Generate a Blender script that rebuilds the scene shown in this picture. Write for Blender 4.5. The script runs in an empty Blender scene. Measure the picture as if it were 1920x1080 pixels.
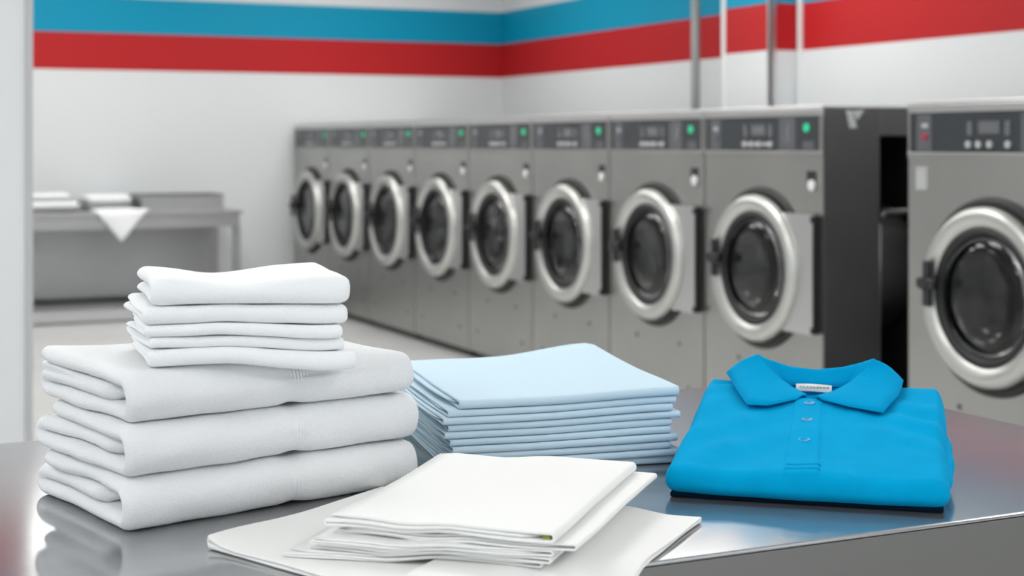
import bpy, bmesh, math, random
from mathutils import Vector, Matrix, noise
C = bpy.context.scene.collection
PI = math.pi
sin, cos = math.sin, math.cos
YAW = math.radians(25.24)
CAM_H = 1.265
TABLE_H = 0.85

# ------------------------------------------------------------------ materials
def mat(name, col=(.8,.8,.8), rough=.5, metal=0., bump=None, emit=None, vary=None, aniso=0, sheen=0, trans=0, ior=1.45, spec=.5, coat=0):
    m = bpy.data.materials.new(name); m.use_nodes = True
    nt = m.node_tree; p = nt.nodes['Principled BSDF']
    p.inputs['Base Color'].default_value = (*col, 1); p.inputs['Roughness'].default_value = rough
    p.inputs['Metallic'].default_value = metal
    if aniso: p.inputs['Anisotropic'].default_value = aniso
    if sheen: p.inputs['Sheen Weight'].default_value = sheen; p.inputs['Sheen Roughness'].default_value = .5
    if trans: p.inputs['Transmission Weight'].default_value = trans; p.inputs['IOR'].default_value = ior
    p.inputs['Specular IOR Level'].default_value = spec
    if coat: p.inputs['Coat Weight'].default_value = coat
    if emit: p.inputs['Emission Color'].default_value = (*emit[0], 1); p.inputs['Emission Strength'].default_value = emit[1]
    tc = nt.nodes.new('ShaderNodeTexCoord')
    if vary:   # (scale xyz, amount): noise variation of colour
        mp = nt.nodes.new('ShaderNodeMapping'); mp.inputs['Scale'].default_value = vary[0]
        nz = nt.nodes.new('ShaderNodeTexNoise'); nz.inputs['Scale'].default_value = 1; nz.inputs['Detail'].default_value = 4
        nt.links.new(tc.outputs['Object'], mp.inputs['Vector']); nt.links.new(mp.outputs['Vector'], nz.inputs['Vector'])
        rp = nt.nodes.new('ShaderNodeMapRange'); rp.inputs['From Min'].default_value = .3; rp.inputs['From Max'].default_value = .7
        rp.inputs['To Min'].default_value = 1-vary[1]; rp.inputs['To Max'].default_value = 1+vary[1]
        nt.links.new(nz.outputs['Fac'], rp.inputs['Value'])
        mx = nt.nodes.new('ShaderNodeVectorMath'); mx.operation = 'SCALE'; mx.inputs[0].default_value = col
        nt.links.new(rp.outputs['Result'], mx.inputs['Scale']); nt.links.new(mx.outputs['Vector'], p.inputs['Base Color'])
    if bump:   # (scale xyz, strength, distance)
        mp = nt.nodes.new('ShaderNodeMapping'); mp.inputs['Scale'].default_value = bump[0]
        nz = nt.nodes.new('ShaderNodeTexNoise'); nz.inputs['Scale'].default_value = 1; nz.inputs['Detail'].default_value = 3
        nt.links.new(tc.outputs['Object'], mp.inputs['Vector']); nt.links.new(mp.outputs['Vector'], nz.inputs['Vector'])
        b = nt.nodes.new('ShaderNodeBump'); b.inputs['Strength'].default_value = bump[1]; b.inputs['Distance'].default_value = bump[2]
        nt.links.new(nz.outputs['Fac'], b.inputs['Height']); nt.links.new(b.outputs['Normal'], p.inputs['Normal'])
    return m

def wall_material():
    m = mat('painted_wall', (.67,.695,.70), .5, spec=.2)
    nt = m.node_tree; p = nt.nodes['Principled BSDF']
    g = nt.nodes.new('ShaderNodeNewGeometry'); s = nt.nodes.new('ShaderNodeSeparateXYZ')
    nt.links.new(g.outputs['Position'], s.inputs[0])
    def step(v, z):
        n = nt.nodes.new('ShaderNodeMath'); n.operation = 'GREATER_THAN'; n.inputs[1].default_value = z
        nt.links.new(s.outputs['Z'], n.inputs[0]); return n.outputs[0]
    prev = None
    cols = [(.67,.692,.697), (.43,.014,.016), (.0,.27,.43), (.67,.692,.697)]
    for z, c in zip((1.815, 2.095, 2.365), cols[1:]):
        mx = nt.nodes.new('ShaderNodeMix'); mx.data_type = 'RGBA'
        nt.links.new(step(None, z), mx.inputs['Factor'])
        if prev is None: mx.inputs['A'].default_value = (*cols[0], 1)
        else: nt.links.new(prev, mx.inputs['A'])
        mx.inputs['B'].default_value = (*c, 1); prev = mx.outputs['Result']
    nt.links.new(prev, p.inputs['Base Color'])
    return m

M = {}
M['wall'] = wall_material()
M['white'] = mat('white_paint', (.72,.74,.745), .5)
M['floor'] = mat('vinyl_floor', (.62,.62,.61), .25, vary=((3,3,3), .05))
M['ceiling'] = mat('ceiling_paint', (.75,.75,.75), .6)
M['steel'] = mat('brushed_steel', (.44,.44,.42), .36, 1, bump=((4,4,500), .10, .0003), vary=((2,2,2), .05))
M['steel_light'] = mat('light_steel_band', (.64,.64,.635), .33, 1, bump=((4,4,400), .08, .0003))
M['pipe'] = mat('grey_pipe', (.24,.25,.25), .5, .2)
M['trim_steel'] = mat('trim_steel', (.45,.455,.46), .5)
M['steel_side'] = mat('dark_side_steel', (.13,.13,.128), .45, .7, vary=((3,3,3), .08))  # on washer sides the dim gap they reflect is put into the colour
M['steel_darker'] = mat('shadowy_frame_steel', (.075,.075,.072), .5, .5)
M['cast'] = mat('cast_ring_metal', (.58,.58,.555), .36, .85, bump=((60,60,60), .05, .0005))
M['black'] = mat('black_rubber', (.012,.012,.012), .5)
M['plastic'] = mat('black_plastic', (.018,.018,.02), .35)
M['panel'] = mat('control_panel_film', (.035,.04,.046), .35)
M['panel_strip'] = mat('panel_grey_strip', (.10,.105,.115), .4)
M['display'] = mat('display_window', (.14,.145,.15), .25)
M['button'] = mat('pale_buttons', (.45,.46,.46), .4)
M['green_led'] = mat('green_lamp', (.02,.4,.2), .3, emit=((.02,.6,.3), .45))
M['red_button'] = mat('red_button', (.45,.03,.08), .4)
M['glass'] = mat('door_glass', (.55,.57,.57), .04, trans=1, ior=1.45)
M['drum'] = mat('drum_steel', (.12,.12,.12), .55, 1, bump=((60,60,60), .3, .002))
M['tag'] = mat('white_tag', (.75,.76,.76), .4)
M['sticker'] = mat('pale_sticker', (.42,.43,.43), .5)
M['table'] = mat('brushed_tabletop_steel', (.44,.445,.45), .14, .82, bump=((3,500,3), .05, .0002), vary=((1.5,60,1), .04))
M['apron'] = mat('table_apron_steel', (.24,.238,.23), .38, 1, bump=((3,3,600), .1, .0002))
M['dulltable'] = mat('dull_table_steel', (.40,.40,.40), .4, .9, vary=((2,2,2), .05))
M['terry'] = mat('white_terry', (.93,.94,.945), .95, spec=.1, bump=((650,650,650), .7, .003))
M['washcloth'] = mat('white_washcloth', (.93,.945,.95), .95, spec=.1, bump=((800,800,800), .5, .002))
M['cotton'] = mat('cream_cotton', (.88,.88,.86), .9, spec=.1, bump=((700,700,700), .2, .0005))
M['sheet'] = mat('pale_blue_cotton', (.58,.735,.835), .9, spec=.1, bump=((600,600,600), .15, .0004))
M['polo'] = mat('blue_pique', (.0,.34,.64), .9, spec=.05, bump=((900,900,900), .4, .0006), vary=((25,25,25), .04))
M['collar'] = mat('blue_rib_knit', (.0,.33,.63), .9, spec=.06, bump=((900,120,900), .4, .0006))
M['polo_shadow'] = mat('painted_shirt_shadow', (.0,.008,.02), .9, spec=.1)  # near-black colour that paints the shadow below the polo
M['button_blue'] = mat('blue_shirt_button', (.02,.30,.58), .38)
M['olive'] = mat('olive_thread', (.25,.27,.03), .8)
M['light'] = mat('light_diffuser', (1,1,1), .5, emit=((1,.99,.97), 7.2))
M['cloth_far'] = mat('white_folded_cloth', (.80,.81,.82), .9)

# ------------------------------------------------------------------ helpers
def obj(name, bm, m, parent=None, smooth=False, loc=None, rotz=0):
    me = bpy.data.meshes.new(name)
    bmesh.ops.recalc_face_normals(bm, faces=bm.faces)
    bm.to_mesh(me); bm.free()
    if smooth:
        for p in me.polygons: p.use_smooth = True
    me.materials.append(m)
    o = bpy.data.objects.new(name, me); C.objects.link(o)
    if parent: o.parent = parent
    if loc: o.location = loc
    if rotz: o.rotation_euler.z = rotz
    return o
def tag(o, label, cat=None, group=None):
    o['label'] = label
    if cat: o['category'] = cat
    if group: o['group'] = group
    return o
def thing(name, label, cat, loc=(0,0,0), rotz=0, group=None):
    o = bpy.data.objects.new(name, None); C.objects.link(o); o.empty_display_size = .1
    o.location = loc; o.rotation_euler.z = rotz
    return tag(o, label, cat, group)
def struct(name, bm, m, smooth=False):
    o = obj(name, bm, m, smooth=smooth); o['kind'] = 'structure'; return o
def box(bm, x0, x1, y0, y1, z0, z1, bevel=0, seg=2):
    vs = [bm.verts.new((x, y, z)) for x in (x0,x1) for y in (y0,y1) for z in (z0,z1)]
    fs = [bm.faces.new([vs[i] for i in q]) for q in ((0,1,3,2),(4,6,7,5),(0,4,5,1),(2,3,7,6),(0,2,6,4),(1,5,7,3))]
    if bevel:
        es = list({e for f in fs for e in f.edges})
        bmesh.ops.bevel(bm, geom=es, offset=bevel, segments=seg, affect='EDGES', profile=.5)
    return bm
def bx(*a, **k): return box(bmesh.new(), *a, **k)
def cyl(bm, p0, p1, r, n=16, r1=None):
    p0 = Vector(p0); p1 = Vector(p1); d = p1-p0
    bmesh.ops.create_cone(bm, cap_ends=True, segments=n, radius1=r, radius2=r if r1 is None else r1, depth=d.length,
        matrix=Matrix.Translation((p0+p1)/2) @ d.to_track_quat('Z','Y').to_matrix().to_4x4())
    return bm
def lathe_x(prof, n=64, cy=0, cz=0, closed=True):
    """revolve (radius, x) profile about the x axis through (cy, cz)"""
    bm = bmesh.new(); rings = []
    for k in range(n):
        a = 2*PI*k/n
        rings.append([bm.verts.new((x, cy+r*cos(a), cz+r*sin(a))) for r, x in prof])
    m = len(prof)
    for k in range(n):
        A, B = rings[k], rings[(k+1) % n]
        for i in range(m if closed else m-1):
            j = (i+1) % m
            bm.faces.new((A[i], A[j], B[j], B[i]))
    return bm
def dup(root):
    r = root.copy(); C.objects.link(r)
    for ch in list(root.children):
        c = ch.copy(); C.objects.link(c); c.parent = r
        for g in list(ch.children):
            d = g.copy(); C.objects.link(d); d.parent = c
    return r

# camera-aligned ground coordinates (right, forward) -> room coordinates
def room(x, y, z=0):
    return (x*cos(YAW)+y*sin(YAW), -x*sin(YAW)+y*cos(YAW), z)

# ------------------------------------------------------------------ the room
XW, YB, CEIL = 5.46, 11.8, 3.05
X0, Y0 = -3.6, -3.4
struct('floor', bx(X0-.2, XW+.2, Y0-.2, YB+.2, -.1, 0), M['floor'])
struct('ceiling', bx(X0-.2, XW+.2, Y0-.2, YB+.2, CEIL, CEIL+.1), M['ceiling'])
struct('wall_right', bx(XW, XW+.15, Y0-.1, YB+.1, 0, CEIL), M['wall'])
struct('wall_back', bx(X0-.1, XW, YB, YB+.15, 0, CEIL), M['wall'])
b = bx(X0-.15, X0, Y0-.1, YB+.1, 0, .5); box(b, X0-.15, X0, Y0-.1, YB+.1, 2.75, CEIL)
box(b, X0-.15, X0, Y0-.1, -2.6, .5, 2.75); box(b, X0-.15, X0, 3.4, YB+.1, .5, 2.75)
struct('wall_left', b, M['white'])
b = bx(X0-.1, XW, Y0-.15, Y0, 0, .5); box(b, X0-.1, XW, Y0-.15, Y0, 2.75, CEIL)
box(b, X0-.1, -2.8, Y0-.15, Y0, .5, 2.75); box(b, 4.8, XW, Y0-.15, Y0, .5, 2.75)
struct('wall_front', b, M['white'])
b = bx(-2.8, 4.8, Y0-.1, Y0-.04, .5, .55); box(b, -2.8, 4.8, Y0-.1, Y0-.04, 2.7, 2.75)
for x in (-2.8, -.92, .96, 2.84, 4.75): box(b, x, x+.05, Y0-.1, Y0-.04, .55, 2.7)
struct('fill_window_1', b, M['trim_steel'])  # unseen window opening, added to let in fill light from the front
b = bx(X0-.1, X0-.04, -2.6, 3.4, .5, .55); box(b, X0-.1, X0-.04, -2.6, 3.4, 2.7, 2.75)
for y in (-2.6, -.6, 1.35, 3.35): box(b, X0-.1, X0-.04, y, y+.05, .55, 2.7)
struct('fill_window_2', b, M['trim_steel'])  # second unseen opening, added for fill light from the left
struct('wall_pilaster', bx(XW-.19, XW+.01, 7.575, 8.10, 0, CEIL), M['wall'])
struct('wall_partition', bx(-.35, .803, 5.92, 6.4, 0, CEIL), M['wall'])
bm = bx(.798, .826, 5.912, 5.94, 0, CEIL, bevel=.003); box(bm, .798, .826, 6.38, 6.408, 0, CEIL, bevel=.003)
box(bm, .803, .812, 5.94, 6.38, 0, CEIL)
struct('trim_1', bm, M['trim_steel'])
bm = bx(XW-.20, XW-.165, 7.566, 7.59, 0, CEIL, bevel=.003); box(bm, XW-.20, XW-.188, 7.566, 7.61, 0, CEIL, bevel=.003)
struct('trim_2', bm, M['steel_light'])
struct('trim_3', bx(XW-.20, XW-.16, 8.07, 8.106, 0, CEIL, bevel=.003), M['white'])
struct('trim_4', bx(XW-.02, XW+.005, 7.53, 7.562, 0, CEIL, bevel=.003), M['white'])
struct('baseboard_back', bx(.83, 5.45, YB-.015, YB, 0, .09, bevel=.003), M['steel_darker'])

# pipe rising to the ceiling beside the pilaster
pp = thing('wall_pipe', 'slim grey metal pipe running up the striped wall behind the washers', 'pipe', (5.27, 8.42, 0))
obj('pipe_shaft', cyl(bmesh.new(), (0,0,0), (0,0,CEIL-.001), .028, 24), M['pipe'], pp, smooth=True)
for z in (.9, 2.6):
    b = cyl(bmesh.new(), (0,0,z-.015), (0,0,z+.015), .035, 24); box(b, .02, .189, -.012, .012, z-.012, z+.012)
    obj('bracket', b, M['steel_side'], pp)

# ceiling lamps
for i, (x, y) in enumerate([(-1.9,.6),(1.4,-1.4),(3.7,.8),(.9,3.5),(-1.9,4.0),(2.4,5.6),(4.4,3.6),(1.9,8.0),(4.3,7.0),(1.6,10.2),(3.9,10.0),(-1.6,9.0)]):
    t = thing('ceiling_light', 'square white ceiling light panel above the laundry room', 'light', (x, y, CEIL-.05), 0, 'ceiling light panels')
    b = bmesh.new()
    for s in (-1, 1):
        box(b, s*.60-.02, s*.60+.02, -.62, .62, 0, .0495); box(b, -.58, .58, s*.60-.02, s*.60+.02, 0, .0495)
    obj('frame', b, M['white'], t)
    obj('diffuser', bx(-.58, .58, -.58, .58, .012, .03), M['light'], t)

# ------------------------------------------------------------------ washing machines
WPITCH, XF, MH = .859, 3.64, 1.412
DZ, DR = .750, .302        # door centre height, outer ring radius
def make_washer(led=True):
    """front faces -x, origin at the base centre of the front face; +y is the left side seen from the front"""
    hw = WPITCH/2-.005
    t = thing('washing_machine', '', 'washing machine')
    # hollow cabinet
    b = bmesh.new()
    # front sheet with round opening
    n = 64; ro = .30; zc = DZ; z0, z1 = .045, 1.222
    inner = []; outer = []
    for k in range(n):
        a = 2*PI*(k+.5)/n - PI; cy, cz = cos(a), sin(a)
        inner.append(b.verts.new((0, ro*cy, zc+ro*cz)))
        s = 1e9
        if cy: s = min(s, hw/abs(cy))
        s = min(s, (z1-zc)/cz if cz > 0 else (zc-z0)/-cz)
        outer.append(b.verts.new((0, s*cy, zc+s*cz)))
    for k in range(n):
        j = (k+1) % n
        b.faces.new((inner[k], inner[j], outer[j], outer[k]))
    def nearest(y, z): return min(outer, key=lambda v: (v.co.y-y)**2+(v.co.z-z)**2)
    for y, z in ((-hw,z0),(hw,z0),(hw,z1),(-hw,z1)): nearest(y, z).co = (0, y, z)
    # front cabinet shell (open at the front plane)
    d = .245
    def quad(*p): b.faces.new([b.verts.new(q) for q in p])
    for s in (-1, 1): quad((0,s*hw,z0),(d,s*hw,z0),(d,s*hw,z1),(0,s*hw,z1))
    quad((0,-hw,z0),(0,hw,z0),(d,hw,z0),(d,-hw,z0)); quad((0,-hw,z1),(0,hw,z1),(d,hw,z1),(d,-hw,z1))
    obj('front_panel', b, M['steel'], t)
    # side sheets
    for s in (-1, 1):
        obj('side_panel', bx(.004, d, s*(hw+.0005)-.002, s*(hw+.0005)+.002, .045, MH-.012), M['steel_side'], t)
    # rear frame with recessed service opening
    b = bmesh.new()
    for s in (-1, 1):
        ya, yb = sorted((s*(hw-.003), s*(hw-.03)))
        box(b, .247, .275, ya, yb, .045, MH-.012); box(b, 1.02, 1.05, ya, yb, .045, MH-.012)
        box(b, .275, 1.02, ya, yb, MH-.12, MH-.012, bevel=.006); box(b, .275, 1.02, ya, yb, .045, .10)
    box(b, .247, 1.05, -hw+.04, hw-.04, MH-.04, MH-.012)
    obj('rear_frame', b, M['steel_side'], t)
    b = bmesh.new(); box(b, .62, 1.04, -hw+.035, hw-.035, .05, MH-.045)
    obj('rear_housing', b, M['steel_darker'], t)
    for s in (-1, 1):
        y = s*(hw-.045); b = bmesh.new()
        cyl(b, (.33,y,.99), (.62,y,.99), .012, 12); cyl(b, (.33,y,.99), (.31,y,.95), .012, 12); cyl(b, (.31,y,.95), (.30,y,.1), .008, 12)
        obj('side_rail', b, M['steel_side'], t, smooth=True)
    # lid
    obj('lid', bx(-.004, 1.06, -hw-.002, hw+.002, MH-.012, MH, bevel=.003), M['steel_light'], t)
    # header band and frame round the control panel
    b = bx(-.004, d, -hw, hw, 1.372, MH-.0125, bevel=.002)
    obj('header_band', b, M['steel_light'], t)
    b = bx(-.003, .03, -hw, -hw+.020, 1.222, 1.372); box(b, -.003, .03, hw-.012, hw, 1.222, 1.372); box(b, -.006, .03, -hw, hw, 1.214, 1.232, bevel=.002)
    obj('panel_surround', b, M['steel'], t)
    # control panel
    cp = obj('control_panel', bx(.001, .02, -hw+.0205, hw-.0125, 1.2325, 1.3715), M['panel'], t)
    W = 2*hw
    def yy(fr): return hw-.012-fr*(W-.032)
    def plate(nm, f0, f1, za, zb, m, pr=.003, par=None):
        return obj(nm, bx(-pr+.001, .001, yy(f1), yy(f0), za, zb, bevel=.0008), m, par or cp)
    plate('label_strip', .04, .135, 1.236, 1.366, M['panel_strip'], .0015)
    plate('status_window', .072, .112, 1.318, 1.334, M['sticker'])
    o = obj('stop_button', cyl(bmesh.new(), (-.006, yy(.093), 1.287), (.001, yy(.093), 1.287), .012, 20), M['red_button'] if not led else M['panel_strip'], cp)
    if not led: o['label'] = 'round red stop button'
    plate('display', .425, .545, 1.296, 1.338, M['display'])
    plate('indicator_column', .355, .385, 1.290, 1.338, M['display']); plate('indicator_column', .575, .605, 1.290, 1.338, M['display'])
    for fr in (.365, .425, .49, .595):
        obj('push_button', cyl(bmesh.new(), (-.006, yy(fr), 1.260), (.001, yy(fr), 1.260), .0125, 20), M['button'], cp)
    if led: plate('coin_bar', .375, .585, 1.254, 1.266, M['sticker'])
    plate('card_strip', .665, .80, 1.236, 1.366, M['panel_strip'], .0015)
    plate('card_slot', .725, .765, 1.27, 1.335, M['display'])
    if led:
        o = obj('indicator_lamp', cyl(bmesh.new(), (-.005, yy(.895), 1.325), (.001, yy(.895), 1.325), .017, 20), M['green_led'], cp); o['label'] = 'lit green lamp'
    plate('small_plate', .865, .955, 1.238, 1.272, M['panel_strip'])
    # lock and tag / sticker
    lk = obj('lock_plate', bx(-.003, .001, -hw+.045, -hw+.105, 1.085, 1.155, bevel=.001), M['plastic'], t)
    obj('key_tag', cyl(bmesh.new(), (-.012, -hw+.066, 1.10), (-.003, -hw+.066, 1.10), .021, 24), M['tag'], lk)
    if not led: obj('sticker', bx(-.0015, .001, hw-.10, hw-.04, 1.10, 1.18), M['sticker'], t)
    for y, z in ((.16,.36),(-.22,.36),(.30,.17),(-.30,.17)): obj('screw', cyl(bmesh.new(), (-.003,y,z), (.001,y,z), .010, 12), M['steel_side'], t)
    obj('plinth', bx(.03, 1.0, -hw+.02, hw-.02, 0, .045), M['black'], t)
    # drum
    b = bmesh.new()
    prof = [(.285,.005),(.285,.56),(.26,.60),(.02,.60)]
    b = lathe_x(prof, 48, 0, zc, closed=False)
    dr = obj('drum', b, M['drum'], t, smooth=True)
    b = bmesh.new()
    for k in range(3):
        a = 2*PI*k/3+.9
        bb = bmesh.new(); box(bb, .06, .55, -.03, .03, .215, .284, bevel=.012)
        bmesh.ops.transform(bb, matrix=Matrix.Translation((0,0,zc)) @ Matrix.Rotation(a, 4, 'X'), verts=bb.verts)
        me = bpy.data.meshes.new('x'); bb.to_mesh(me); bb.free(); b.from_mesh(me); bpy.data.meshes.remove(me)
    obj('lifter', b, M['steel_side'], dr)
    # door: rubber ring on the cabinet, metal ring, glass
    obj('gasket', lathe_x([(.283,.004),(.283,-.012),(.322,-.016),(.333,-.008),(.335,.001),(.3,.004)], 72, 0, zc), M['black'], t, smooth=True)
    dg = DR
    door = obj('door', lathe_x([(.236,-.012),(.228,-.026),(.230,-.040),(.238,-.049),(.262,-.060),(.278,-.061),(.292,-.055),(.3015,-.040),(.303,-.020),(.290,-.0165)], 96, 0, zc), M['cast'], t, smooth=True)
    obj('glass_rim', lathe_x([(.205,-.028),(.205,-.040),(.2315,-.048),(.2305,-.020),(.215,-.018)], 72, 0, zc), M['black'], door, smooth=True)
    # glass bowl pushed into the drum
    pr = [(.001,.012),(.08,.009),(.14,.001),(.18,-.010),(.204,-.022),(.204,-.030),(.14,-.034),(.001,-.038)]
    obj('door_glass', lathe_x(pr, 64, 0, zc, closed=False), M['glass'], door, smooth=True)
    # hinge plate with concave cut against the ring
    b = bmesh.new(); hz = .236; arc = []
    a0 = math.asin(hz/.275)
    for k in range(25):
        a = -a0+2*a0*k/24; arc.append((-.275*cos(a), zc+.275*sin(a)))
    poly = arc+[(-hw+.03, zc+hz), (-hw+.03, zc-hz)]
    fr = [b.verts.new((-.030, y, z)) for y, z in poly]; bk = [b.verts.new((-.0165, y, z)) for y, z in poly]
    b.faces.new(fr); b.faces.new(bk[::-1])
    for k in range(len(poly)):
        j = (k+1) % len(poly); b.faces.new((fr[k], bk[k], bk[j], fr[j]))
    hp = obj('hinge_plate', b, M['steel_light'], door)
    b = bx(-.032, -.0005, -hw+.018, -hw+.026, zc-hz+.005, zc+hz-.005, bevel=.003)
    for z in (zc-hz+.02, zc+hz-.02): cyl(b, (-.036, -hw+.020, z-.012), (-.036, -hw+.020, z+.012), .009, 12)
    obj('hinge_bar', b, M['black'], door)
    # handle, left side of the ring
    hy = DR-.072; hzz = zc+.035
    b = bmesh.new()
    box(b, -.088, -.066, hy-.012, hy+.022, hzz-.085, hzz+.075, bevel=.008, seg=3)
    cyl(b, (-.10, hy+.005, hzz-.005), (-.03, hy+.005, hzz-.005), .022, 20)
    box(b, -.098, -.070, hy-.045, hy+.045, hzz-.022, hzz+.014, bevel=.009, seg=3)
    obj('door_handle', b, M['plastic'], door)
    return t
wash = make_washer(True)
wash9 = make_washer(False)
YR = 4.883   # near side of the row
names = {0:'steel washing machine nearest to us in the long row, its dark side panel showing',
 1:'steel washing machine second in the row behind the one showing its side',
 2:'steel washing machine third in the long row, above the pale blue sheets',
 3:'steel washing machine fourth in the row, counted from the open gap',
 4:'steel washing machine fifth from the gap, fourth from the far end of the row',
 5:'steel washing machine third from the far left end of the row',
 6:'steel washing machine last but one at the far left end of the row',
 7:'farthest steel washing machine, at the left end of the row by the back wall'}
for i in range(8):
    o = wash if i == 0 else dup(wash)
    o.location = (XF, YR+WPITCH*(i+.5), 0); o['label'] = names[i]; o['group'] = 'front-loading washing machines along the wall'
wash9.location = (XF, 4.39-WPITCH/2, 0)
wash9['label'] = 'large steel washing machine with red button, cut off by the right edge'; wash9['group'] = 'front-loading washing machines along the wall'
# white tape scrap on the bare side of the nearest machine in the row
b = bmesh.new()
pts = [(3.745,1.395),(3.775,1.392),(3.80,1.325),(3.765,1.322)]
ys = YR+.0024-(YR+WPITCH*.5)
f0 = [b.verts.new((x, ys, z)) for x, z in [(x_-XF, z_) for x_, z_ in pts]]; f1 = [b.verts.new((x-XF, ys-.002, z)) for x, z in pts]
b.faces.new(f0); b.faces.new(f1[::-1])
for k in range(4): b.faces.new((f0[k], f0[(k+1)%4], f1[(k+1)%4], f1[k]))
pts = [(3.775,1.390),(3.835,1.396),(3.80,1.355)]
f0 = [b.verts.new((x, ys, z)) for x, z in [(x_-XF, z_) for x_, z_ in pts]]; f1 = [b.verts.new((x-XF, ys-.0025, z)) for x, z in pts]
b.faces.new(f0); b.faces.new(f1[::-1])
for k in range(3): b.faces.new((f0[k], f0[(k+1)%3], f1[(k+1)%3], f1[k]))
tp = obj('tape_scrap', b, M['sticker'], wash)
tp['label'] = 'scrap of white tape stuck high on the side panel'

# ------------------------------------------------------------------ far steel table by the back wall
ft = thing('steel_table', 'long steel work table against the back wall at far left', 'table', (0,0,0))
obj('tabletop', bx(.9, 3.02, 11.02, 11.76, .748, .775, bevel=.004), M['dulltable'], ft)
b = bx(.95, 3.0, 11.04, 11.06, .655, .747); box(b, 2.97, 2.99, 11.06, 11.74, .655, .747)
obj('apron', b, M['dulltable'], ft)
for x in (.98, 2.96):
    for y in (11.05, 11.69):
        obj('leg', bx(x, x+.05, y, y+.05, .0, .655, bevel=.004), M['dulltable'], ft)
b = bx(1.03, 2.96, 11.70, 11.712, .12, .655)
o = obj('back_panel', b, M['dulltable'], ft)
obj('lower_shelf', bx(.97, 3.0, 11.02, 11.73, .012, .075, bevel=.003), M['trim_steel'], ft)

def small_stack_cloth(x0, x1, y0, y1, z, th, seed, label, grp):
    b = bmesh.new(); n = 10; rnd = random.Random(seed); gt = []; gb = []
    for i in range(n+1):
        rt = []; rb = []
        for j in range(n+1):
            x = x0+(x1-x0)*i/n; y = y0+(y1-y0)*j/n
            e = min(1, 1.35*math.sqrt(max(0, 1-max(abs(2*i/n-1), abs(2*j/n-1))**4)))
            w = .004*noise.noise(Vector((x*9, y*9, seed)))*e
            rt.append(b.verts.new((x, y, z+th*.5+th*.5*e+w))); rb.append(b.verts.new((x, y, z+th*.5-th*.5*e)))
        gt.append(rt); gb.append(rb)
    for i in range(n):
        for j in range(n):
            b.faces.new((gt[i][j], gt[i+1][j], gt[i+1][j+1], gt[i][j+1])); b.faces.new((gb[i][j], gb[i][j+1], gb[i+1][j+1], gb[i+1][j]))
    for i in range(n):
        for (p, q) in (((i,0),(i+1,0)), ((i,n),(i+1,n)), ((0,i),(0,i+1)), ((n,i),(n,i+1))):
            b.faces.new((gt[p[0]][p[1]], gt[q[0]][q[1]], gb[q[0]][q[1]], gb[p[0]][p[1]]))
    o = obj('folded_cloth', b, M['cloth_far'], smooth=True); tag(o, label, 'cloth', grp); return o
small_stack_cloth(1.32, 1.90, 11.10, 11.55, .776, .075, 3, 'white folded cloth at the left end of the far steel table, lower of its pile', 'white cloths on the far table')
small_stack_cloth(1.38, 1.84, 11.14, 11.52, .852, .055, 4, 'white folded cloth on top of the pile at the far table left end', 'white cloths on the far table')
small_stack_cloth(1.95, 2.30, 11.35, 11.72, .776, .11, 5, 'white folded cloth beside the hanging corner on the far table', 'white cloths on the far table')
# steel tray
t = thing('steel_tray', 'low rectangular steel tray on the right end of the far table', 'tray', (2.62, 11.40, .7755))
b = bx(-.30, .30, -.2, .2, 0, .012); box(b, -.30, .30, -.2, -.188, .012, .105); box(b, -.30, .30, .188, .2, .012, .105)
box(b, -.30, -.288, -.188, .188, .012, .105); box(b, .288, .30, -.188, .188, .012, .105)
obj('basin', b, M['dulltable'], t); obj('rim', bx(-.31, .31, -.21, .21, .105, .113, bevel=.003), M['steel_side'], t)
# cloth draped over the front edge, hanging as a triangle
b = bmesh.new(); n = 14; R = []
for i in range(n+1):
    row = []
    for j in range(n+1):
        p = i/n; q = j/n            # diamond cloth: corner hangs down in front
        x = 2.14+(p-q)*.215; s = (p+q)*.5*.52 # distance from the hanging corner
        drop = .215
        if s < drop: y, z = 11.012-.006*sin(8*p), .779-(drop-s)
        else: y, z = 11.012+(s-drop), .784+.010*noise.noise(Vector((x*12, s*10, 1)))+.012*sin(PI*min(1, (s-drop)/.3))
        row.append(b.verts.new((x, y, z)))
    R.append(row)
for i in range(n):
    for j in range(n): b.faces.new((R[i][j], R[i+1][j], R[i+1][j+1], R[i][j+1]))
o = obj('draped_cloth', b, M['cloth_far'], smooth=True)
md = o.modifiers.new('thick', 'SOLIDIFY'); md.thickness = .005; md.offset = 0
tag(o, 'white cloth whose corner hangs down over the far table front edge', 'cloth', 'white cloths on the far table')

# ------------------------------------------------------------------ near table
nt = thing('folding_table', 'big brushed steel work table in the foreground holding the folded laundry', 'table', (0,0,0))
TX0, TX1, TY0, TY1 = -1.0, 1.64, 1.319, 2.225
obj('tabletop', bx(TX0, TX1, TY0, TY1, TABLE_H-.005, TABLE_H, bevel=.0022, seg=3), M['table'], nt)
b = bx(TX0+.0005, TX1-.0005, TY0+.0005, TY0+.0035, TABLE_H-.036, TABLE_H-.0052); box(b, TX0+.0005, TX1-.0005, TY1-.0035, TY1-.0005, TABLE_H-.036, TABLE_H-.0052)
box(b, TX0+.0005, TX0+.0035, TY0+.0036, TY1-.0036, TABLE_H-.036, TABLE_H-.0052); box(b, TX1-.0035, TX1-.0005, TY0+.0036, TY1-.0036, TABLE_H-.036, TABLE_H-.0052)
obj('edge_band', b, M['apron'], nt)
b = bx(TX0+.010, TX1-.010, TY0+.010, TY0+.015, TABLE_H-.20, TABLE_H-.0055); box(b, TX0+.010, TX1-.010, TY1-.015, TY1-.010, TABLE_H-.20, TABLE_H-.0055)
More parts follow.
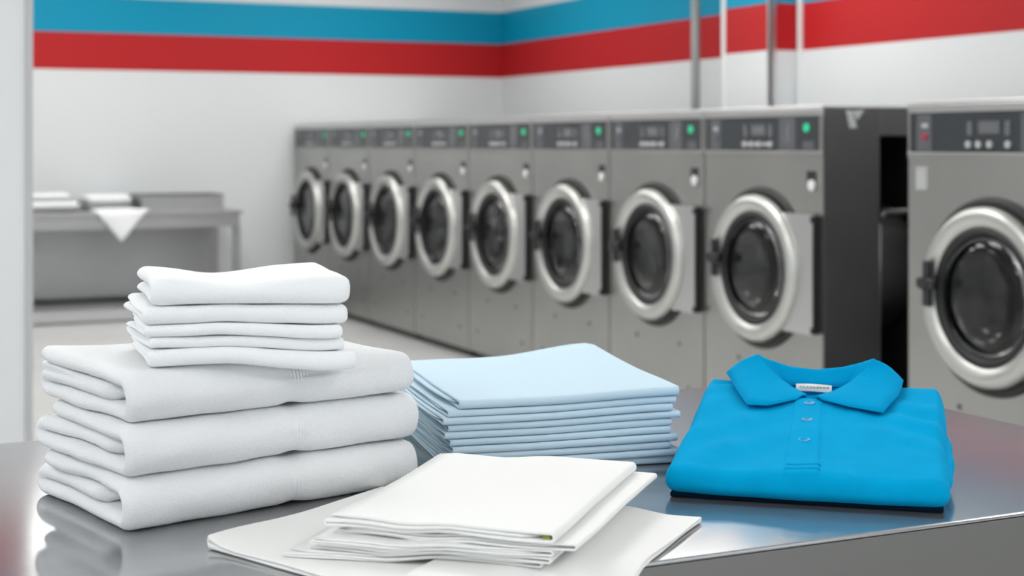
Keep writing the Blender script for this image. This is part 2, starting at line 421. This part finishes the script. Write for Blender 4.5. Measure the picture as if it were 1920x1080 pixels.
box(b, TX0+.010, TX0+.015, TY0+.015, TY1-.015, TABLE_H-.20, TABLE_H-.0055); box(b, TX1-.015, TX1-.010, TY0+.015, TY1-.015, TABLE_H-.20, TABLE_H-.0055)
obj('apron', b, M['apron'], nt)
for x in (TX0+.017, TX1-.067):
    for y in (TY0+.017, TY1-.067):
        lg = obj('leg', bx(x, x+.05, y, y+.05, .03, TABLE_H-.0055, bevel=.004), M['apron'], nt)
        obj('foot', cyl(bmesh.new(), (x+.025,y+.025,0), (x+.025,y+.025,.03), .018, 16), M['black'], lg)
obj('lower_shelf', bx(TX0+.068, TX1-.068, TY0+.068, TY1-.068, .22, .245), M['apron'], nt)

# ------------------------------------------------------------------ folded cloth generator
def arc(cx, cz, rx, rz, a0, a1, n):
    return [(cx+rx*cos(a0+(a1-a0)*k/n), cz+rz*sin(a0+(a1-a0)*k/n)) for k in range(n+1)]
def line(p, q, n):
    return [(p[0]+(q[0]-p[0])*k/n, p[1]+(q[1]-p[1])*k/n) for k in range(1, n)]
def spiral_path(D, h, t, seg=10, inset=.02, lip=0., n=12):
    """three layers: inner tongue, back fold, bottom, front fold, top"""
    z1, z2, z3 = h/6, h/2, h*5/6
    r = (z2-z1)/2; R = (z3-z1)/2
    p = [(inset+R*.9, z2)] + line((inset+R*.9, z2), (D-r*1.4, z2), n)
    p += arc(D-r*1.4, (z1+z2)/2, r*1.4, r, PI/2, -PI/2, seg)
    p += line((D-r*1.4, z1), (R*.8+t/2, z1), n)
    p += arc(R*.8+t/2, (z1+z3)/2, R*.8, R, -PI/2, -PI*1.5, seg+4)
    p += line((R*.8+t/2, z3), (D-.003+lip, z3), n) + [(D-.003+lip, z3)]
    return p
def hairpin_path(D, h, t, n=14, seg=10):
    z1, z2 = h/4, h*3/4; r = (z2-z1)/2
    p = [(D, z1)] + line((D, z1), (r+t/2, z1), n) + arc(r+t/2, (z1+z2)/2, r, r, -PI/2, -PI*1.5, seg) + line((r+t/2, z2), (D-.004, z2), n) + [(D-.004, z2)]
    return p
def nz(x, y, z=0, s=0): return noise.noise(Vector((x+17.3*s, y-5.1*s, z+3.7*s)))
def sweep(name, path, t, L, m, origin, ang, warp=None, seed=0, nu=36, ragged=.004, wob=.0012, round_=1.0, rc=.004, rf=9, parent=None, wobf=22):
    """thick strip following path in the (v,z) plane, swept along u; rounded ends; all in local units"""
    n = len(path); P = [Vector((a, c)) for a, c in path]
    # arc length
    S = [0]
    for i in range(1, n): S.append(S[-1]+(P[i]-P[i-1]).length)
    N = []
    for i in range(n):
        d = P[min(i+1, n-1)]-P[max(i-1, 0)]; d.normalize(); N.append(Vector((-d.y, d.x)))
    def tip(i):
        e = min(S[i], S[-1]-S[i]); w = t*.55
        return 1 if e >= w else math.sqrt(max(.02, 1-(1-e/w)**2))
    st = []
    for k in range(1, 6):
        a = PI/2*k/5*.96+.06
        st.append((t/2*round_*(1-sin(min(a, PI/2))), None, max(.16, sin(min(a, PI/2)))))
    us = [(u, f) for u, _, f in sorted([(t/2*round_*(1-cos(PI/2*(1-(k/5)))) if 0 else t/2*round_*(1-sin(PI/2*0)) , 0, 1) for k in range(0)])]
    e = t/2*round_
    for k in range(6):
        a = PI/2*k/5
        us.append((e*(1-cos(a)), max(.12, sin(a))))
    mid = [(e+(L-2*e)*k/nu, 1.) for k in range(1, nu)]
    us = us+mid+[(L-u, f) for u, f in reversed(us)]
    b = bmesh.new(); rings = []
    for (u, f) in us:
        ring = []
        wl = max(0, 1-u/(.18*L)); wr = max(0, 1-(L-u)/(.18*L))
        left = []; right = []
        for i in range(n):
            th = t/2*f*tip(i)*.985
            sh = ragged*(nz(S[i]*rf, 1.5, 0, seed)*2*wl - nz(S[i]*rf, 7.5, 2, seed)*2*wr)
            se = min(S[i], S[-1]-S[i])
            if se < rc:
                c = rc-math.sqrt(rc*rc-(rc-se)**2)
                sh += c*(1 if u < L/2 else -1)*max(wl, wr)
            for sgn, lst in ((1, left), (-1, right)):
                q = P[i]+N[i]*(th*sgn)
                uu, vv, zz = u+sh, q.x, q.y
                vv += wob*nz(uu*wobf, zz*40, S[i]*3, seed+2)
                zz += wob*.6*nz(uu*wobf, vv*wobf, S[i]*2, seed+5)
                if warp: uu, vv, zz = warp(uu, vv, zz)
                lst.append(b.verts.new((uu, vv, zz)))
        rings.append((left, right))
    for k in range(len(rings)-1):
        (l0, r0), (l1, r1) = rings[k], rings[k+1]
        for i in range(n-1):
            b.faces.new((l0[i], l0[i+1], l1[i+1], l1[i])); b.faces.new((r0[i], r1[i], r1[i+1], r0[i+1]))
        b.faces.new((l0[0], l1[0], r1[0], r0[0])); b.faces.new((l0[-1], r0[-1], r1[-1], l1[-1]))
    for l, r in (rings[0], rings[-1]):
        for i in range(n-1): b.faces.new((l[i], l[i+1], r[i+1], r[i]))
    o = obj(name, b, m, parent, smooth=True)
    if parent is None:
        o.location = room(origin[0], origin[1], TABLE_H+origin[2]); o.rotation_euler.z = math.radians(ang)-YAW
    return o
def g(x, w): return math.exp(-(x/w)**2)
def sm(x, a, b):
    x = min(1, max(0, (x-a)/(b-a))); return x*x*(3-2*x)

# ---- three bath towels
TL, TD, TH = .372, .250, .0565
bt_labels = ['white bath towel at the bottom of the pile, lying on the steel table', 'white bath towel in the middle of the three thick ones',
             'thick white bath towel directly under the small towels, its end curled open']
for k in range(3):
    def warp(u, v, z, k=k):
        zz = z/TH
        band = g(u-.205, .013)
        v2 = v+.0035*band*(1-sm(v, .02, .06))
        z2 = (z-TH/2)*(1-.10*band*(1-sm(v, .05, .12)))+TH/2
        # right end slopes down a little, thick middle
        z2 -= zz*(.006 if k == 2 else .002)*sm(u, .28, .37)
        if k == 2:
            if zz > .62 : 
                z2 += .007*g(u-.0, .05)*sm(v, .15, .25) - .006*sm(u, .10, .22)*(1-sm(v, .10, .17))*g(u-.22, .16)
            u -= .010*g(u, .06)*sm(v, .12, .24)*(1 if zz > .62 else 0)
        else:
            u -= .004*g(u, .06)*sm(v, .1, .24)
        return u+.002*nz(k, 2), v2, z2
    p = spiral_path(TD+(.004, -.002, .0)[k], TH, TH/3, inset=(.05,.02,.035)[k], lip=(-.01,.0,.006)[k])
    ox, oy = (-.4015, 1.6235)
    off = (0, .003, -.002)[k]
    sweep('bath_towel', p, TH/3*.99, TL-(0, -.004, .008)[k], M['terry'], (ox+off, oy, .0006+k*(TH+.0006)), 38.5+(0,.6,-.8)[k], warp, seed=k+1, ragged=.006, wob=.0026, rc=.030, round_=1.3)
for o, l in zip([o for o in C.objects if o.name.startswith('bath_towel')], bt_labels):
    tag(o, l, 'towel', 'thick white bath towels')
# woven borders: raised ribs across the front fold of each bath towel
def border(parent, seed):
    b = bmesh.new()
    R = TH/3
    for c in range(6):
        uc = .197+c*.0042
        path = arc(R*.8+TH/6, TH/2, R*.8+TH/6-.0015, TH/2-.0035, -PI*.66, -PI*1.24, 14)
        rows = []
        for (v, z) in path:
            v += .0030; 
            nrm = Vector((v-(R*.8+TH/6), (z-TH/2))).normalized()
            r = []
            for (du, h) in ((-.0015, -.001), (-.0009, .0016), (.0009, .0016), (.0015, -.001)):
                r.append(b.verts.new((uc+du, v+nrm.x*h, TH/2+(z-TH/2)*.93+nrm.y*h)))
            rows.append(r)
        for i in range(len(rows)-1):
            for j in range(3): b.faces.new((rows[i][j], rows[i][j+1], rows[i+1][j+1], rows[i+1][j]))
    o = obj('woven_border', b, M['washcloth'], parent, smooth=True); return o
for o in [o for o in C.objects if o.name.startswith('bath_towel')]: border(o, 1)

# ---- five small towels on top
zb = 3*(TH+.0006)+.0012
hs = [.0190, .0120, .0130, .0195, .0270]; H5 = sum(hs)+.0024
z = 0; L5, D5 = .220, .190
lab5 = ['small white towel at the bottom of the upper pile, resting on the bath towels', 'small white towel second from the bottom of the upper pile',
        'thin white towel in the middle of the upper pile', 'small white towel directly under the topmost one', 'topmost small white towel with a sagging dip in its upper side']
for k, h in enumerate(hs):
    z0 = z
    def warp(u, v, zz, z0=z0, k=k, h=h):
        Z = z0+zz; f = Z/H5
        dz = -.013*(1-f)*sm(u, .07, .20)
        if k == 4:
            e = max(0, zz/h-.45)/.55
            dz += e*(.005*g(u-.01, .05)+.001*g(u-.205, .06)-.006*g(u-.085, .05)+.003*sm(v, .08, .18)*g(u-.2, .06))
        return u, v, Z-z0+dz
    p = hairpin_path(D5+(.0,.004,-.004,.002,-.006)[k], h, h/2)
    o = sweep('hand_towel', p, h/2*.99, L5+(.004,-.003,.0,.007,-.001)[k], M['washcloth'], (-.392+(.002,-.001,-.003,-.003,.006)[k], 1.655+(0,.002,.001,-.002,0)[k], zb+z0), 19+(0,1,-1,1.5,-.5)[k], warp, seed=10+k, ragged=.004, wob=.0016, round_=1.8, rc=.014, rf=6)
    tag(o, lab5[k], 'towel', 'small white towels on the bath towels')
    z += h+.0006

# ---- pale blue sheets
nS = 10; hS = [.0098,.0088,.0085,.0092,.0082,.0090,.0086,.0094,.0088,.0122]
LS, DS = .290, .375; z = .0; rnd = random.Random(5); HS = sum(hS)
posn = ['lowest', 'second from the bottom', 'third from the bottom', 'fourth from the bottom', 'fifth from the bottom', 'sixth from the bottom', 'fourth from the top', 'third from the top', 'second from the top']
for k, h in enumerate(hS):
    z0 = z
    def warp(u, v, zz, z0=z0, k=k):
        f = (z0+zz)/HS
        dz = f*(.011*sm(u, .14, .29)*sm(v, .12, .37)) + f*.005*sm(u, .1, .29) - f*.004*g(v-.15, .1)*g(u-.1, .1)
        return u, v, zz+dz
    p = spiral_path(DS+rnd.uniform(-.006,.004), h, h/3, inset=rnd.uniform(.005,.03), n=12, seg=6)
    du = rnd.uniform(-.004, .004); dv = rnd.uniform(-.0018, .0018)
    Lk = LS+rnd.uniform(-.006, .005)
    du -= (0,.0,.003,.012,.0,.016,.010,.018,.008,.0)[k]*.6
    o = sweep('folded_sheet', p, h/3*.93, Lk-du, M['sheet'], (-.0700+du*cos(math.radians(16)), 1.906+du*sin(math.radians(16))+dv, z0+.0006), 16+rnd.uniform(-.7,.7), warp, seed=30+k, ragged=.005, wob=.0007, wobf=11, rc=.005, rf=3.5)
    tag(o, ('pale blue folded sheet, %s of its stack' % posn[k]) if k < 9 else 'topmost pale blue folded sheet with a raised far corner', 'sheet', 'pale blue folded sheets')
    z += h+.0004

# ---- white table linen in front
def skew(a, c=0): return a
def warpL(u, v, z):
    return u+.22*v, v, z
o = sweep('folded_linen', hairpin_path(.30, .0066, .0033), .0029, .30, M['cotton'], (-.1565, 1.8300, .0006), 239, lambda u, v, z: (u+.20*v*sm(u, .1, .3), v, z*(1+1.3*g(v, .018)*sm(u,.12,.3))), seed=50, ragged=.003, wob=.0008, wobf=12)
tag(o, 'wide white cloth lying under the front pile, its folded corner pointing left', 'linen', 'white linens at the table front')
def warpR(u, v, z):
    u2 = u+.14*v
    d = max(0, v-.152-.9*u2); z2 = z-6.0*d*d+.0068*sm(u2, .03, .09)
    return u2, v, z2
o = sweep('folded_linen', hairpin_path(.34, .0062, .003), .0027, .18, M['cotton'], (.2098, 1.681, .0006), 163, warpR, seed=51, ragged=.003, wob=.0008, wobf=12)
tag(o, 'white cloth sticking out to the right under the front pile towards the polo shirt', 'linen', 'white linens at the table front')
hN = [.0062,.0060,.0062,.0068,.0120]; z = .0142
offs = [(.000,.016,0.6,.262), (-.004,.006,-1.2,.250), (-.006,.004,1.2,.246), (.004,-.019,-.6,.250), (.0,.0,0,.240)]
labn = ['white napkin at the bottom of the front pile, sticking out at left', 'white napkin second from the bottom of the front pile', 'white napkin in the middle of the front pile',
        'white napkin under the top one, its rounded fold sticking out at right', 'broad white napkin on top of the front pile']
for k, h in enumerate(hN):
    z0 = z; dv, dr, da, Dk = offs[k]
    def warp(u, v, zz, z0=z0, k=k):
        f = (z0+zz)/.05
        dz = .004*f*g(v-.2, .05)*g(u-.02, .09)-.0022*f*g(v-.03,.06)*(1-sm(u,.05,.2)) + f*.004*sm(u,.18,.32)*sm(v,.1,.24)
        dz -= .0070*sm(v, .10, .165)
        return u-.010*sin(v*26)*0+.004*sin(v*18+k)*(1-sm(u, 0, .1)), v, zz+dz
    p = spiral_path(Dk, h, h/3, inset=.012, n=12, seg=7)
    ud = (cos(math.radians(72)), sin(math.radians(72))); vd = (-ud[1], ud[0])
    ox = .0424+vd[0]*dr+ud[0]*dv; oy = 1.441+vd[1]*dr+ud[1]*dv
    o = sweep('folded_napkin', p, h/3*.9, .322, M['cotton'], (ox, oy, z0), 72+da, warp, seed=60+k, ragged=.004, wob=.0010, wobf=14)
    tag(o, labn[k], 'napkin', 'white napkins in the front pile')
    if k == 4:
        q = bmesh.new(); box(q, -.003, .006, .006, .014, .0012, .0052, bevel=.001)
        obj('olive_tag', q, M['olive'], o)['label'] = 'tiny olive green tag at the fold'
    z += h+.0005

# ------------------------------------------------------------------ polo shirt
PW, PD = .315, .335
polo = thing('polo_shirt', 'bright blue folded polo shirt with collar and three buttons lying on the table', 'shirt', room(.181, 1.80, TABLE_H), math.radians(-15.3)-YAW)
NA, NB = .149, .285     # neck centre
def ztop(a, b): 
    z = .034+.062*b/PD
    z += .0036*nz(a*14, b*10, 0, 4)+.0024*nz(a*34, b*16, 0, 5)
    # soft wrinkles at the shoulders
    z += .0034*sin((b*110+a*45))*g(a-.285, .05)*g(b-.2, .08)+.0022*sin(b*70-a*60)*g(a-.06,.05)*g(b-.12,.08)
    z += .0026*sin((b*120-a*30))*g(a-.03, .03)*g(b-.30, .04)
    z -= .0016*g(a-.2125+.02*(b-.1), .0018)*sm(b, -.01, .01)*(1-sm(b, .15, .19))   # pressed crease
    z -= .0010*g(a-.118, .002)*(1-sm(b, .05, .12))
    return z
def neck(a, b):
    d = ((a-NA)/.050)**2+((b-NB-.004)/.036)**2
    return 1-sm(d, .55, 1.25)
def edge_x(s): return s
n1, n2 = 90, 84
def dist(n):   # denser toward both ends
    return [.5-.5*cos(PI*i/n)*(.55+.45*abs(cos(PI*i/n))) for i in range(n+1)]
As, Bs = dist(n1), dist(n2)
def efac(s, w, tt):
    """s: distance from edge, w: rounding width"""
    if s >= w: return 1
    return max(0, 1-(1-s/w)**2)**.5
b = bmesh.new(); top = []; bot = []
for i, ta in enumerate(As):
    rt = []; rb = []
    for j, tb in enumerate(Bs):
        a = ta*PW; v = tb*PD
        # silhouette: slightly flared at the front, narrower at the back
        bulge = .003*nz(v*12, 0, 0, 8)
        wa = efac(min(ta, 1-ta)*PW, .016, 0); wb = efac(min(tb*PD*1.0, .5), .016, 0)*efac((1-tb)*PD, .02, 0)
        zt = ztop(a, v)-.013*neck(a, v); zb_ = .0025+.0035*sm(v, .03, 0)
        zb_ += .0*v
        zm = zb_+(zt-zb_)*.42
        e = wa*wb
        x = (a-PW/2)*(1.0+.028*(1-tb))+PW/2+bulge*(2*ta-1)
        y = v-.004+(-.004*sin(PI*ta)+.0035*nz(a*14, 3, 0, 9))*(1-tb)
        rc = .022; dx_ = max(0, rc-min(ta, 1-ta)*PW)/rc; dy_ = max(0, rc-min(tb, 1-tb)*PD)/rc; m_ = min(dx_, dy_)
        if m_ > 0:
            x += rc*.30*m_*dy_*(1 if ta < .5 else -1)*dx_; y += rc*.30*m_*dx_*(1 if tb < .5 else -1)*dy_
        rt.append(b.verts.new((x, y, zm+(zt-zm)*e))); rb.append(b.verts.new((x, y, zm-(zm-zb_)*e)))
    top.append(rt); bot.append(rb)
for i in range(n1):
    for j in range(n2):
        b.faces.new((top[i][j], top[i+1][j], top[i+1][j+1], top[i][j+1])); b.faces.new((bot[i][j], bot[i][j+1], bot[i+1][j+1], bot[i+1][j]))
for i in range(n1):
    for j in (0, n2): b.faces.new((top[i][j], top[i+1][j], bot[i+1][j], bot[i][j]))
for j in range(n2):
    for i in (0, n1): b.faces.new((top[i][j], top[i][j+1], bot[i][j+1], bot[i][j]))
bmesh.ops.remove_doubles(b, verts=b.verts, dist=.00002)
body = obj('body', b, M['polo'], polo, smooth=True)
# bottom slab, near-black to paint the shadow beneath the shirt
obj('shadow_slab', bx(.003, PW-.003, .004, PD-.02, .0004, .0065, bevel=.002), M['polo_shadow'], polo)['label'] = 'near-black slab painted as the shadow beneath the shirt'
# folded sleeve peeping out at the right
b = bmesh.new()
R = []
for i in range(30):
    s = i/29; y = .055+s*.21; rr = .0125*math.sin(PI*min(1, max(.0, s))**.8)**.4 if 0 < s < 1 else .0005
    zc = .012+.062*(y/PD)*.55; row = []
    for k in range(16):
        a = 2*PI*k/16
        row.append(b.verts.new((PW-.002+rr*.95*cos(a)+.001*sin(s*19), y, zc+max(.002, rr)*1.0*sin(a)*(1+.5*s))))
    R.append(row)
for i in range(29):
    for k in range(16): b.faces.new((R[i][k], R[i][(k+1)%16], R[i+1][(k+1)%16], R[i+1][k]))
b.faces.new(R[0]); b.faces.new(R[-1][::-1])
obj('sleeve', b, M['polo'], polo, smooth=True)
# placket
def strip(name, pa, m, h=.0011, nb=60, b0=.003, b1=.252, zoff=0, par=polo):
    b = bmesh.new(); rows = []
    for j in range(nb+1):
        t = j/nb; v = b0+(b1-b0)*t; la, ra = pa(t); row = []
        for i in range(13):
            q = i/12; a = la+(ra-la)*q; e = 1 if 0 < i < 12 else 0; ee = 1 if 0 < j < nb else 0
            aa = (a-PW/2)*(1.0+.028*(1-v/PD))+PW/2
            zz = ztop(a, v); wb = efac(v, .016, 0); zbb = .0025+.0035*sm(v, .03, 0); zm = zbb+(zz-zbb)*.42
            zz = zm+(zz-zm)*wb
            yy_ = v-.004+(-.004*sin(PI*a/PW)+.0035*nz(a*14, 3, 0, 9))*(1-v/PD)
            nf = 1-wb
            row.append(b.verts.new((aa, yy_-(h*e*ee-.0015*(1-e*ee))*nf*1.2, zz+zoff+(h if e*ee else -.0015))))
        rows.append(row)
    for j in range(nb):
        for i in range(12): b.faces.new((rows[j][i], rows[j][i+1], rows[j+1][i+1], rows[j+1][i]))
    return obj(name, b, m, par, smooth=False)
pl = strip('placket', lambda t: (.1335-.0075*t, .1765-.0125*t), M['polo'], h=.0018)
for p in pl.data.polygons: p.use_smooth = True
strip('stitching', lambda t: (.1345, .1755), M['collar'], h=.0008, nb=4, b0=.016, b1=.0185, zoff=.0022, par=pl)
strip('stitching', lambda t: (.1345, .1755), M['collar'], h=.0008, nb=4, b0=.030, b1=.0325, zoff=.0022, par=pl)
# buttons
for (a, v) in ((.1470, .2300), (.1490, .1700), (.1505, .1080)):
    z = ztop(a, v)+.0008
    q = lathe_x([(.0005,0),(.0068,0),(.0072,.001),(.0070,.0024),(.0060,.0028),(.0050,.0018),(.0005,.0016)], 28, 0, 0, closed=False)
    tilt = math.atan(.062/PD)
    bmesh.ops.transform(q, matrix=Matrix.Translation((a, v-.004, z)) @ Matrix.Rotation(tilt, 4, 'X') @ Matrix.Rotation(-PI/2, 4, 'Y'), verts=q.verts)
    bt = obj('button', q, M['button_blue'], pl, smooth=True)
# collar
Rr = [(.1416,.248,.0870),(.1217,.2641,.0935),(.1064,.2792,.1005),(.0954,.286,.1090),(.083,.296,.1195),(.072,.305,.1290),
      (.0863,.318,.1205),(.1128,.325,.1115),(.1481,.328,.1080),(.1835,.325,.1130),(.2083,.318,.1210),(.2247,.305,.1286),
      (.2170,.298,.1175),(.2060,.292,.1080),(.1955,.281,.1000),(.1772,.2557,.0920),(.1543,.2417,.0865)]
Ff = [(.1311,.2348,.0830),(.0964,.2054,.0785),(.0692,.2058,.0785),(.0493,.2563,.0895),(.0383,.290,.0960),(.0283,.3204,.1010),
      (.060,.343,.0960),(.105,.346,.0930),(.148,.347,.0900),(.190,.346,.0930),(.240,.343,.0960),(.2622,.3165,.1005),
      (.2608,.290,.0950),(.2578,.2621,.0900),(.2397,.1975,.0772),(.1962,.2161,.0800),(.1612,.2385,.0830)]
Ii = [(.1416,.251,.0800),(.1240,.267,.0820),(.1120,.283,.0850),(.106,.293,.0870),(.104,.300,.0880),(.104,.306,.0890),
      (.110,.310,.0890),(.122,.311,.0890),(.1481,.312,.0885),(.175,.311,.0890),(.190,.310,.0890),(.197,.306,.0890),
      (.196,.300,.0890),(.193,.293,.0870),(.186,.281,.0850),(.1740,.259,.0815),(.1543,.2447,.0800)]
def lerp(P, t):
    x = t*(len(P)-1); i = min(int(x), len(P)-2); f = x-i
    return Vector(P[i])*(1-f)+Vector(P[i+1])*f
b = bmesh.new(); G = []; ns = 96
for k in range(ns+1):
    t = k/ns; r, f, i_ = lerp(Rr, t), lerp(Ff, t), lerp(Ii, t)
    row = []
    for s in (0,.2,.4,.6,.8,.92):          # fall, from outer edge to ridge
        q = f.lerp(r, s); q.z += .0050*sin(PI*s)*(.4+.6*sin(PI*t)) + .0009*nz(q.x*30, q.y*30, 0, 3)*sin(PI*s); row.append(q)
    row.append(r+Vector((0,0,.0005)))
    for s in (.12,.4,.7,1): row.append(r.lerp(i_, s)+Vector((0, 0, 0)))
    G.append([b.verts.new(q) for q in row])
for k in range(ns):
    for i in range(len(G[0])-1): b.faces.new((G[k][i], G[k+1][i], G[k+1][i+1], G[k][i+1]))
col = obj('collar', b, M['collar'], polo, smooth=True)
md = col.modifiers.new('thick', 'SOLIDIFY'); md.thickness = .0017; md.offset = 0
# neck label
lb = bmesh.new(); rows = []
for i in range(13):
    a = .1235+.0475*i/12; c = .0025*(2*i/12-1)**2
    rows.append([lb.verts.new((a, .296-.0004*i+s*.009+c*0, .0850+s*.0085-c*.4)) for s in (0,.5,1)])
for i in range(12):
    for j in range(2): lb.faces.new((rows[i][j], rows[i+1][j], rows[i+1][j+1], rows[i][j+1]))
lab = obj('neck_label', lb, M['tag'], polo, smooth=True); lab['label'] = 'white neck label'
md = lab.modifiers.new('thick', 'SOLIDIFY'); md.thickness = .0008; md.offset = 1
b = bmesh.new()
for i in range(9):
    a = .129+i*.0044; w = .0026
    box(b, a, a+w, .2945, .2985, .0905, .0915)
bmesh.ops.transform(b, matrix=Matrix.Translation((0,0,-.0005)), verts=b.verts)
obj('label_print', b, M['sticker'], lab)

# ------------------------------------------------------------------ camera, world, render look
cam = bpy.data.cameras.new('camera'); co = bpy.data.objects.new('camera', cam); C.objects.link(co)
cam.sensor_width = 36; cam.lens = 2885/1920*36; cam.shift_y = -(540-268)/1920
co.location = (0, 0, CAM_H); co.rotation_euler = (PI/2, 0, -YAW)
cam.clip_start = .05; cam.clip_end = 60
cam.dof.use_dof = True; cam.dof.focus_distance = 1.85; cam.dof.aperture_fstop = 5.6
sc = bpy.context.scene; sc.camera = co
w = bpy.data.worlds.new('world'); sc.world = w; w.use_nodes = True
w.node_tree.nodes['Background'].inputs[0].default_value = (.8,.85,.9,1); w.node_tree.nodes['Background'].inputs[1].default_value = 1.5
sc.view_settings.view_transform = 'Standard'; sc.view_settings.look = 'None'; sc.view_settings.gamma = 1
sc.view_settings.use_curve_mapping = False
sc.view_settings.exposure = 0.14
